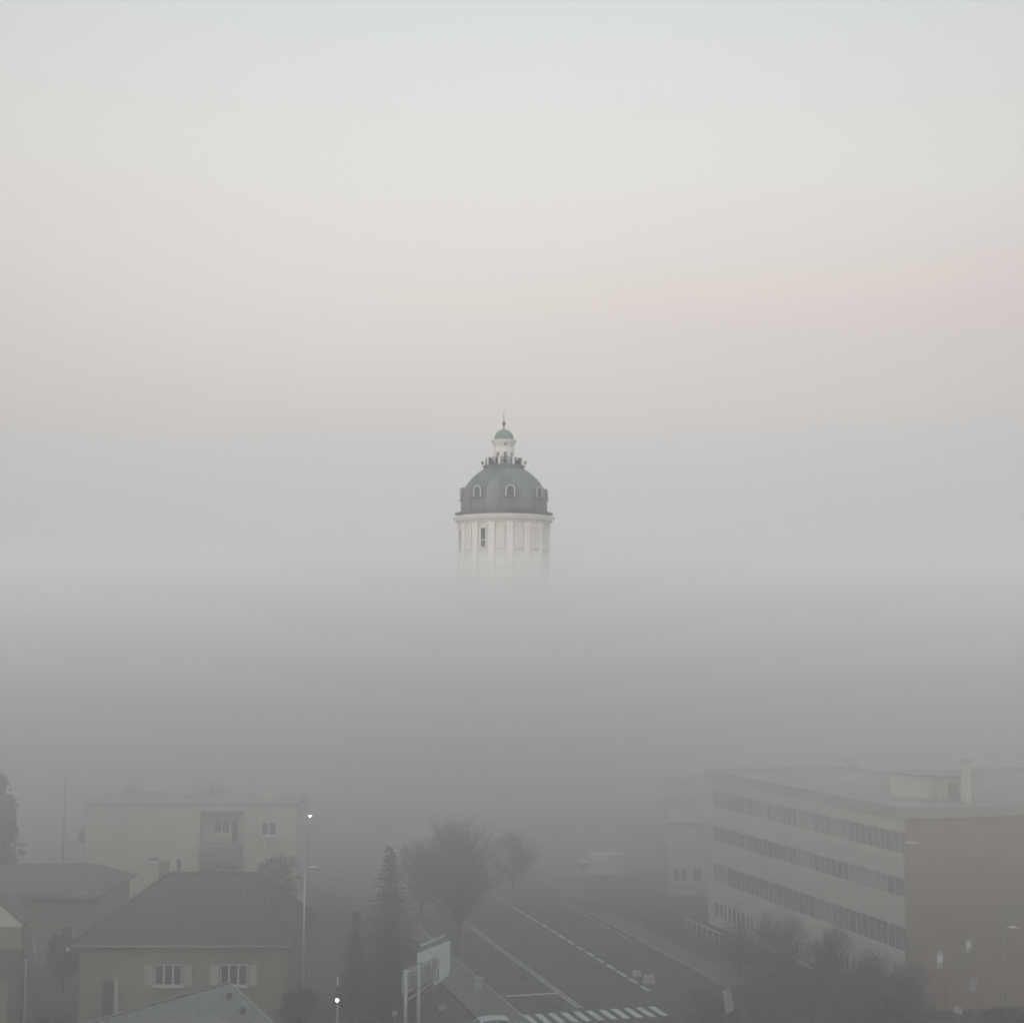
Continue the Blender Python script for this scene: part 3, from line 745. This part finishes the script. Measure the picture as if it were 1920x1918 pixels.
def car(label, loc, rz):
    """saloon, local +x = forward"""
    t = thing('parked_car', label, 'car', loc, rz)
    W = .86
    low = [(-2.12, .42, .62, .7), (-2.05, .32, .86, .8), (-1.2, .24, .93, .86), (0, .22, .93, .88), (1.0, .24, .9, .86), (1.9, .28, .78, .8), (2.12, .4, .62, .66)]
    b = MB(); loft(b, [[(x, -w, z0), (x, -w * 1.0, (z0 + z1) / 2), (x, -w * .93, z1), (x, w * .93, z1), (x, w, (z0 + z1) / 2), (x, w, z0)] for x, z0, z1, w in low])
    b.build('body', m_carwhite, t, bevel=.04)
    gh_ = [(-1.55, .935, .95, .74), (-.95, .935, 1.38, .72), (-.2, .935, 1.45, .72), (.45, .92, 1.40, .71), (1.15, .9, .93, .74)]
    b = MB(); loft(b, [[(x, -w, z0), (x, -w * (.80 if z1 > 1.2 else 1), z1 - .03), (x, w * (.80 if z1 > 1.2 else 1), z1 - .03), (x, w, z0)] for x, z0, z1, w in gh_])
    b.build('windows', m_glass, t)
    rf_ = [(-1.12, 1.30), (-.9, 1.405), (-.2, 1.45), (.42, 1.40), (.62, 1.31)]
    b = MB(); loft(b, [[(x, -.6, z - .05), (x, -.52, z), (x, 0, z + .025), (x, .52, z), (x, .6, z - .05)] for x, z in rf_]); b.build('car_roof', m_carwhite, t)
    for s in (-1, 1):
        pi = MB()
        pi.tube((.55, s * .59, 1.33), (1.12, s * .73, .93), .035, .035, 6).tube((-.15, s * .6, 1.40), (-.12, s * .74, .93), .03, .03, 6).tube((-1.05, s * .59, 1.33), (-1.5, s * .73, .95), .05, .05, 6)
        pi.build('pillar', m_carwhite, t)
        MB().box(1.98, 2.1, s * .62 - .14, s * .62 + .14, .6, .72).build('headlight', m_headlamp, t)
        MB().box(-2.14, -2.06, s * .62 - .14, s * .62 + .14, .66, .8).build('tail_light', m_tail, t)
        MB().box(.72, .9, s * .93 - .08, s * .93 + .08, .95, 1.07).build('mirror', m_carwhite, t, bevel=.02)
        for x in (-1.3, 1.32): wheel(t, x, s * .76, .31)
    return t
pc_ = at(933, 1908, 95.0)
car('silver car at the bottom edge left of the zebra crossing, only its roof showing', (pc_.x, 95.0, .012), R(10))
pv = ground(1122, 1654)
tv = thing('box_van', 'pale box van facing left, parked beyond the road in the fog', 'van', (pv.x + .1, pv.y + 1.0, .006), R(180 + 8))
# local +x = forward
MB().box(-2.55, 1.05, -1.05, 1.05, .75, 2.85).build('cargo_box', m_vanwhite, tv, bevel=.04)
MB().box(-2.5, 2.2, -.45, .45, .42, .748).build('chassis', m_darkmet, tv)
b = MB(); b.extrude([(1.1, -.92, .5), (2.62, -.92, .5), (2.7, -.92, .95), (2.55, -.92, 1.25), (1.95, -.92, 2.05), (1.1, -.92, 2.12)], (0, 1.84, 0)); cab = b.build('cab', m_vanwhite, tv, bevel=.05)
b = MB(); b.extrude([(2.5, -.78, 1.33), (1.98, -.78, 2.02), (2.03, -.78, 2.04), (2.57, -.78, 1.33)], (0, 1.56, 0)); b.build('windscreen', m_glass, cab)
for s in (-1, 1):
    MB().extrude([(1.3, s * .93, 1.3), (2.35, s * .93, 1.3), (1.9, s * .93, 1.92), (1.3, s * .93, 1.95)], (0, -s * .02, 0)).build('side_window', m_glass, cab)
    MB().box(2.66, 2.72, s * .66 - .13, s * .66 + .13, .68, .86).build('headlight', m_headlamp, cab)
    for x in (-1.7, 1.85): wheel(tv, x, s * .82, .36, .24)
# small windows / lettering panel is not legible in the fog: side plain
from mathutils import noise as mn_
mnz = mn_.noise
# ================================================================ TREES
def bare_tree(label, x, y, h, rad_, seed, trunk_r=.16, cat='tree', name='bare_tree', base=.25, limbs=54, twigs=46, flat=1.0, mat=None):
    """leafless tree: trunk, limbs that reach into an uneven ellipsoid, and on each a spray of fine twigs that forms the crown"""
    rnd = random.Random(seed); t = thing(name, label, cat, (x, y, 0), rnd.uniform(0, 6))
    tr, cr_ = MB(), MB(); zc_, rz_ = h * (1 + base) / 2, h * (1 - base) / 2
    lx, ly = rnd.gauss(0, .04) * h, rnd.gauss(0, .04) * h
    def stem(z): u = z / h; return Vector((lx * u + .05 * math.sin(u * 5 + seed), ly * u + .05 * math.cos(u * 4), z))
    zs = [-.05, h * .1, h * .22, h * .36, h * .52, h * .7]
    for i in range(len(zs) - 1): tr.tube(stem(zs[i]), stem(zs[i + 1]), trunk_r * (1 - .17 * i), trunk_r * (1 - .17 * (i + 1)), 8, caps=False)
    def twig(p, d, l, w):
        a = d.cross(Vector((rnd.gauss(0, 1), rnd.gauss(0, 1), rnd.gauss(0, 1)))).normalized() * w
        m = p + d * l * .5 + Vector((rnd.gauss(0, .06), rnd.gauss(0, .06), .03)) * l; e = p + d * l
        cr_.face([p - a, p + a, m + a * .7, m - a * .7]); cr_.face([m - a * .7, m + a * .7, e])
        return m, e
    for i in range(limbs):
        v = Vector((rnd.gauss(0, 1), rnd.gauss(0, 1), rnd.gauss(.15, 1))).normalized() * rnd.uniform(.35, 1) ** .55
        lump = .82 + .3 * mnz(v * 1.6 + Vector((seed, 0, 0)))
        e = Vector((v.x * rad_ * flat, v.y * rad_, zc_ + v.z * rz_)) ; e = Vector((e.x * lump, e.y * lump, zc_ + (e.z - zc_) * (.9 + .1 * lump)))
        s0 = stem(max(h * .18, min(h * .68, e.z * rnd.uniform(.35, .7))))
        k1 = s0.lerp(e, .45) + Vector((0, 0, .06 * h * rnd.random())); r0 = trunk_r * rnd.uniform(.22, .4)
        tr.tube(s0, k1, r0, r0 * .6, 5, caps=False); tr.tube(k1, e, r0 * .6, .012, 4, caps=False)
        for j in range(twigs):
            u = rnd.uniform(.25, 1.0); p = k1.lerp(e, (u - .45) / .55) if u > .45 else s0.lerp(k1, u / .45)
            d = ((e - s0).normalized() * .55 + Vector((rnd.gauss(0, .6), rnd.gauss(0, .6), rnd.gauss(.2, .5)))).normalized()
            l = rad_ * rnd.uniform(.12, .3); m, q = twig(p, d, l, .014)
            for _ in range(3):
                d2 = (d * .7 + Vector((rnd.gauss(0, .6), rnd.gauss(0, .6), rnd.gauss(.1, .5)))).normalized(); twig(m.lerp(q, rnd.random()), d2, l * rnd.uniform(.4, .8), .009)
    top = sorted(v.co.z for v in cr_.bm.verts)[int(len(cr_.bm.verts) * .998)]
    for m_ in (tr, cr_):
        for v in m_.bm.verts: v.co.z *= h / top
    tr.build('trunk', m_bark, t); cr_.build('crown', mat or m_twig, t)
    return t
def leaf_clump(b, c, rad_, n, size, rnd):
    for _ in range(n):
        v = Vector((rnd.gauss(0, 1), rnd.gauss(0, 1), rnd.gauss(0, 1))).normalized() * rad_ * rnd.uniform(.45, 1.0) ** .6
        p = c + Vector((v.x, v.y, v.z * .85)); a = Vector((rnd.gauss(0, 1), rnd.gauss(0, 1), rnd.gauss(0, .7))).normalized(); d = a.cross(Vector((rnd.gauss(0, 1), rnd.gauss(0, 1), rnd.gauss(0, 1)))).normalized()
        s = size * rnd.uniform(.6, 1.3); b.face([p - a * s, p + d * s * .45, p + a * s, p - d * s * .45])
def leafy(label, x, y, h, rad_, seed, name='leafy_tree', cat='tree', mat=None, base=.3, size=.16, clumps=46, per=70, flat=1.0):
    rnd = random.Random(seed); t = thing(name, label, cat, (x, y, 0), rnd.uniform(0, 6))
    tr, b = MB(), MB(); zc_, rz_ = h * (base + 1) / 2, h * (1 - base) / 2
    tr.tube((0, 0, -.05), (.05, 0, h * .45), .03 * h ** .9 + .03, .02 * h, 8, caps=False)
    for i in range(clumps):
        v = Vector((rnd.gauss(0, 1), rnd.gauss(0, 1), rnd.gauss(0, 1))).normalized() * rnd.uniform(.3, 1) ** .5
        c = Vector((v.x * rad_ * .78 * flat, v.y * rad_ * .78, zc_ + v.z * rz_ * .8)); c *= 1
        if i % 3 == 0: tr.tube((0, 0, h * .35), c, .02 * h * .6, .01, 4, caps=False)
        leaf_clump(b, c, rad_ * rnd.uniform(.22, .4), per, size, rnd)
    top = max(v.co.z for v in b.bm.verts); 
    for v in b.bm.verts: v.co.z = max(.02, v.co.z * h / top)
    tr.build('stem' if cat != 'tree' else 'trunk', m_bark, t); b.build('foliage' if cat != 'tree' else 'crown', mat or m_bush, t)
    return t
def spruce(label, x, y, h, rad_, seed):
    rnd = random.Random(seed); t = thing('spruce_tree', label, 'tree', (x, y, 0))
    MB().tube((0, 0, -.05), (0, 0, h * .97), .2, .02, 9).build('trunk', m_bark, t)
    b = MB(); z = h * .06
    while z < h * .985:
        f = 1 - z / h; L = rad_ * (f ** .8) * 1.02 + .06; n = max(4, int(6 + 9 * f))
        for k in range(n):
            th = 2 * PI * (k + rnd.random() * .8) / n; l = L * rnd.choice((rnd.uniform(.55, .8), rnd.uniform(.8, 1.2))); d = Vector((math.cos(th), math.sin(th), 0)); s = Vector((-d.y, d.x, 0))
            p0 = Vector((0, 0, z + rnd.uniform(-.1, .1))); m = max(3, int(l / .22))
            for i in range(m):
                u = (i + .6) / m; p = p0 + d * l * u + Vector((0, 0, -.28 * l * u * u + .12 * l * u ** 3))
                ww = .42 * (1.12 - u) * min(1, l / 1.5) + .06
                for sg in (-1, 1):
                    e = p + s * sg * ww * rnd.uniform(.7, 1.2) + d * .14 + Vector((0, 0, -.1 * ww - rnd.uniform(.02, .18)))
                    b.face([p - d * .1, p + d * .12, e])
                if rnd.random() < .7: b.face([p - s * .06, p + s * .06, p + d * .05 + Vector((0, 0, -rnd.uniform(.12, .32)))])
        z += .2 + .12 * f
    b.build('crown', m_spruce, t); return t
def X(px, Y): return at(px, 1700, Y).x
def Zt(px, py, Y): return at(px, py, Y).z
spruce('tall dark spruce standing behind the billboard', X(731, 102), 102, Zt(735, 1583, 102), 3.4, 3)
spruce('narrower dark spruce left of the tall one, behind the green traffic light', X(668, 104), 104, Zt(668, 1700, 104), 1.7, 9)
bare_tree('large bare broad-crowned tree at the left kerb of the road', X(856, 121), 121, Zt(880, 1530, 121), 4.1, 11, .24, limbs=90, twigs=60, base=.22)
bare_tree('smaller bare tree behind the spruce and the broad-crowned tree', X(790, 137), 137, Zt(800, 1575, 137), 3.2, 12, .18, limbs=60)
bare_tree('faint bare tree in thick fog between broad-crowned tree and box van', X(962, 150), 150, Zt(950, 1550, 150), 4.2, 13, .18, limbs=40, twigs=34)
leafy('dense round tree against the right corner of the pale flat-roofed house', X(518, 126), 126, Zt(540, 1594, 126), 2.4, 21, mat=m_ivy, base=.15)
leafy('tall dark tree in fog at the left edge of the picture', X(-30, 126), 126, Zt(8, 1436, 126), 3.0, 22, base=.1, clumps=150, per=90, size=.2)
leafy('dark tree crown rising behind the middle of the flat-roofed house', X(400, 166), 166, Zt(400, 1462, 166), 4.2, 23, base=.2, size=.25)
leafy('smaller dark tree crown behind the left part of the flat-roofed house', X(262, 163), 163, Zt(262, 1468, 163), 3.0, 24, base=.2, size=.25)
leafy('loose dark shrub at the front right corner of the hip-roofed house', X(562, 97), 97, 2.9, 1.3, 25, 'garden_shrub', 'shrub', base=.02, clumps=26)
leafy('clipped dark evergreen hedge below the spruces at the roadside', X(690, 93.5), 93.5, 1.9, 1.9, 26, 'hedge', 'hedge', base=.02, clumps=60, flat=1.5)
leafy('dark evergreen shrub in the lower left garden, right of the pale post', X(100, 91), 91, 2.7, 1.7, 27, 'garden_shrub', 'shrub', base=.02, clumps=40)
leafy('dark low shrub at the lower left corner under the lean-to roof', X(22, 90), 90, 2.1, 1.3, 28, 'garden_shrub', 'shrub', base=.02, clumps=30)
leafy('pale olive bush between the dark-roofed house and the hip-roofed house', X(122, 108), 108, 4.6, 1.3, 29, 'garden_shrub', 'shrub', mat=m_ivy, base=.05, clumps=30)
k = [('bare street tree before the far windows of the office block', 1388, 114, 1722, 41), ('bare street tree left of the entrance canopy', 1462, 109, 1712, 42),
     ('bare street tree directly below the entrance canopy', 1552, 106, 1735, 43), ('bare street tree at the handrail of the ramp', 1622, 101, 1775, 44),
     ('bare street tree at the brick corner of the office block', 1690, 96, 1800, 45)]
for lab, px, Y, py, sd in k: bare_tree(lab, X(px, Y), Y, Zt(px, py, Y), 2.5, sd, .08, name='street_tree', limbs=46, twigs=40, base=.12)
k = [('low bare bush just right of the zebra crossing', 1318, 98, 1838, 51, 'twig'), ('wide bare bush at the bottom edge below the entrance canopy', 1440, 95, 1842, 52, 'twig'),
     ('bare bush at the bottom edge below the ramp', 1570, 94, 1832, 53, 'twig')]
for lab, px, Y, py, sd, _ in k: bare_tree(lab, X(px, Y), Y, Zt(px, py, Y), 1.9, sd, .05, 'bush', 'bare_bush', limbs=30, twigs=26, base=.02)
leafy('dark green bush at the foot of the brick corner', X(1665, 93), 93, Zt(1665, 1868, 93), 1.3, 61, 'garden_shrub', 'shrub', base=.02, clumps=30)
leafy('dark green bush under the brick wall at the right edge', X(1880, 92), 92, Zt(1880, 1888, 92), 1.5, 62, 'garden_shrub', 'shrub', base=.02, clumps=30)

# the dense row of low bare bushes between the pavement and the office block, lower right
for i, (px, Y, py) in enumerate(((1352, 100.5, 1840), (1405, 98, 1812), (1468, 99, 1800), (1520, 97, 1806), (1585, 96, 1822), (1640, 95.5, 1835), (1712, 94.5, 1846))):
    o = bare_tree('low bare bush in the dense dark row below the office block', X(px, Y), Y, Zt(px, py, Y), 1.9, 70 + i, .05, 'bush', 'bare_bush', limbs=34, twigs=30, base=.02)
    o['group'] = 'bare bushes below the office block'
# ================================================================ SKY, SUN
SUN_EL, SUN_AZ = R(10), R(205)                       # azimuth clockwise from +Y: behind the camera, a little left
GAIN = 1.09
W = bpy.data.worlds.new('World'); SC.world = W; W.use_nodes = True
nt = W.node_tree; nt.nodes.clear(); N = nt.nodes.new; L = nt.links.new
out = N('ShaderNodeOutputWorld'); bg = N('ShaderNodeBackground'); bg.inputs['Strength'].default_value = .1
L(bg.outputs[0], out.inputs['Surface'])
sky = N('ShaderNodeTexSky'); sky.sky_type = 'NISHITA'; sky.sun_disc = False; sky.sun_elevation = SUN_EL; sky.sun_rotation = SUN_AZ
tc = N('ShaderNodeTexCoord'); sep = N('ShaderNodeSeparateXYZ'); L(tc.outputs['Generated'], sep.inputs[0])
mp = N('ShaderNodeMapping'); mp.inputs['Scale'].default_value = (1, 1, 3.2); L(tc.outputs['Generated'], mp.inputs[0])
nz = N('ShaderNodeTexNoise'); nz.inputs['Scale'].default_value = 2.2; nz.inputs['Detail'].default_value = 3; L(mp.outputs[0], nz.inputs['Vector'])
ma = N('ShaderNodeMath'); ma.operation = 'MULTIPLY_ADD'; L(nz.outputs[0], ma.inputs[0]); ma.inputs[1].default_value = .06; ma.inputs[2].default_value = -.03
ad = N('ShaderNodeMath'); ad.operation = 'ADD'; L(sep.outputs['Z'], ad.inputs[0]); L(ma.outputs[0], ad.inputs[1])
rp = N('ShaderNodeValToRGB'); L(ad.outputs[0], rp.inputs[0]); cr = rp.color_ramp
SK = [(0, (183, 184, 187)), (.10, (191, 191, 192)), (.15, (206, 200, 197)), (.19, (216, 209, 205)), (.24, (227, 219, 212)), (.30, (229, 225, 219)), (.36, (224, 225, 221)), (.45, (213, 218, 217)), (.8, (196, 208, 218))]
while len(cr.elements) < len(SK): cr.elements.new(.5)
for e, (p, c) in zip(cr.elements, SK): e.position = p; e.color = (*lin(*c), 1)
# the belt of the dawn sky is rosier and the sky a little dimmer away from the point opposite the sun
def mth(op, a, b_=None, c=None):
    n = N('ShaderNodeMath'); n.operation = op
    for i, v in enumerate((a, b_, c)):
        if v is None: continue
        if isinstance(v, (int, float)): n.inputs[i].default_value = v
        else: L(v, n.inputs[i])
    return n.outputs[0]
x2 = mth('MULTIPLY', sep.outputs['X'], sep.outputs['X'])
caz = mth('DIVIDE', sep.outputs['Y'], mth('SQRT', mth('MAXIMUM', mth('ADD', x2, mth('MULTIPLY', sep.outputs['Y'], sep.outputs['Y'])), 1e-5)))
dr_ = N('ShaderNodeValToRGB'); L(mth('MULTIPLY_ADD', caz, .5, .5), dr_.inputs[0]); de = dr_.color_ramp.elements
while len(de) < 5: de.new(.5)
for e, (p, v) in zip(de, ((0, .66), (.5, .60), (.86, .50), (.965, .445), (1, .50))): e.position = p; e.color = (v, v, v, 1)
dim = mth('MULTIPLY', dr_.outputs[0], 2.0)
band = mth('MULTIPLY', mth('MAXIMUM', mth('SUBTRACT', 1.0, mth('MULTIPLY', mth('ABSOLUTE', mth('SUBTRACT', ad.outputs[0], .225)), 14.0)), 0.0), mth('MAXIMUM', mth('MULTIPLY_ADD', sep.outputs['X'], 2.0, .27), 0.0))
rose = N('ShaderNodeMix'); rose.data_type = 'RGBA'; rose.blend_type = 'MULTIPLY'; L(mth('MINIMUM', band, 1.0), rose.inputs[0]); L(rp.outputs[0], rose.inputs[6]); rose.inputs[7].default_value = (.965, .905, .91, 1)
mul = N('ShaderNodeVectorMath'); mul.operation = 'SCALE'; L(rose.outputs[2], mul.inputs[0]); L(mth('MULTIPLY', dim, 10 * GAIN), mul.inputs['Scale'])
mx = N('ShaderNodeMix'); mx.data_type = 'RGBA'; mx.inputs[0].default_value = .93; L(sky.outputs[0], mx.inputs[6]); L(mul.outputs[0], mx.inputs[7])
L(mx.outputs[2], bg.inputs['Color'])
sl = bpy.data.lights.new('sun', 'SUN'); sl.energy = .8; sl.angle = R(15); sl.color = (1, .93, .85)
so = bpy.data.objects.new('sun', sl); COL.objects.link(so)
d = Vector((math.sin(SUN_AZ) * math.cos(SUN_EL), math.cos(SUN_AZ) * math.cos(SUN_EL), math.sin(SUN_EL)))
so.rotation_euler = d.to_track_quat('Z', 'Y').to_euler()

# ================================================================ AIR: one even haze box, and the fog lying in it as nested even layers
def fogmat(name, dens, col, g=.6):
    m = bpy.data.materials.new(name); m.use_nodes = True; t = m.node_tree; t.nodes.clear()
    o = t.nodes.new('ShaderNodeOutputMaterial'); v = t.nodes.new('ShaderNodeVolumePrincipled')
    v.inputs['Density'].default_value = dens; v.inputs['Color'].default_value = (*col, 1); v.inputs['Anisotropy'].default_value = g
    t.links.new(v.outputs[0], o.inputs['Volume']); return m
def smooth(a, b_, t):
    t = min(1, max(0, (t - a) / (b_ - a))); return t * t * (3 - 2 * t)
def fog_layer(e, z0, Hf, m):
    X0, X1, Y0, Y1 = -1500 + e, 1500 - e, -250 + e, 2500 - e
    ax = [X0, -600, -300] + [-200 + i * 10 for i in range(41)] + [300, 600, X1]
    ay = [Y0, -150] + [-60 + i * 10 for i in range(14)] + [76 + i * 4 for i in range(37)] + [230 + i * 12 for i in range(14)] + [450, 600, 1000, Y1]
    b = MB(); nv = b.bm.verts.new
    top = [[nv((x, y, Hf(x, y))) for x in ax] for y in ay]; bot = [[nv((x, y, z0)) for x in ax] for y in ay]; F = b.bm.faces.new
    for j in range(len(ay) - 1):
        for i in range(len(ax) - 1):
            F((top[j][i], top[j][i + 1], top[j + 1][i + 1], top[j + 1][i])); F((bot[j][i], bot[j + 1][i], bot[j + 1][i + 1], bot[j][i + 1]))
    for i in range(len(ax) - 1):
        F((bot[0][i], bot[0][i + 1], top[0][i + 1], top[0][i])); F((top[-1][i], top[-1][i + 1], bot[-1][i + 1], bot[-1][i]))
    for j in range(len(ay) - 1):
        F((top[j][0], top[j + 1][0], bot[j + 1][0], bot[j][0])); F((bot[j][-1], bot[j + 1][-1], top[j + 1][-1], top[j][-1]))
    o = b.build('haze', m); o['kind'] = 'stuff'
from mathutils import noise as mnoise
def bank(base, top, y0, y1):
    def h(x, y):
        t = smooth(y0, y1, y)
        n = mnoise.noise((x * .022, y * .013, base)) * .9 + mnoise.noise((x * .07, y * .04, base + 9)) * .4
        if base < 9.5 or top < base: return base + (top - base) * t + n * t
        # a layer of the near fog: climbs away from the camera, then thins out under the bank
        return base + (top - base) * t + n * .3 - (top - base + 3.5) * smooth(y1 + 2, y1 + 60, y)
    return h
o = MB().box(-1600, 1600, -260, 2600, -2.9, 60.5).build('haze', fogmat('haze_air', .0016, (.98, .97, .96))); o['kind'] = 'stuff'
# (bottom, top near the camera, top over the bank, where the bank rises, density, albedo)
LAY = [(-2.7, 10, 3.0, 150, 190, .0040, .33),
       (10.02, 15, 21.5, 10, 140, .0040, .83), (11, 17, 24.5, 20, 145, .0035, .86), (12, 19, 28.0, 30, 150, .0038, .93), (13, 21, 32.5, 40, 155, .0038, .965),
       (-2.8, -1.2, 31, 126, 195, .016, .975), (-2.75, -1.3, 33.2, 132, 190, .026, .98), (-2.65, -1.1, 35.0, 138, 186, .022, .98), (-2.6, -1.4, 36.6, 144, 186, .014, .98),
       (-2.55, -1.25, 38.3, 150, 190, .008, .98), (-2.5, -1.15, 40.2, 154, 196, .005, .98), (-2.45, -1.2, 42.4, 156, 204, .003, .98)]
for k, (z0, b_, t_, ya, yb, dn, al) in enumerate(LAY):
    fog_layer(5 + k * 3, z0, bank(b_, t_, ya, yb), fogmat('haze_fog', dn, (al, al * .991, al * .984), .78 if z0 > 0 else .6))

# ================================================================ CAMERA, RENDER
cam = bpy.data.cameras.new('camera'); co = bpy.data.objects.new('camera', cam); COL.objects.link(co)
cam.sensor_width = 36; cam.lens = FPX / 1920 * 36; cam.clip_end = 20000; cam.clip_start = .5
co.location = (0, 0, CAMZ); co.rotation_euler = (PI / 2 + PITCH, 0, 0); SC.camera = co
SC.render.engine = 'CYCLES'
cy = SC.cycles
cy.volume_bounces = 20; cy.max_bounces = 22; cy.diffuse_bounces = 3; cy.glossy_bounces = 2; cy.transmission_bounces = 2; cy.transparent_max_bounces = 8
cy.use_denoising = True; cy.caustics_reflective = False; cy.caustics_refractive = False
vs = SC.view_settings; vs.view_transform = 'Standard'; vs.look = 'None'; vs.exposure = 0; vs.gamma = 1
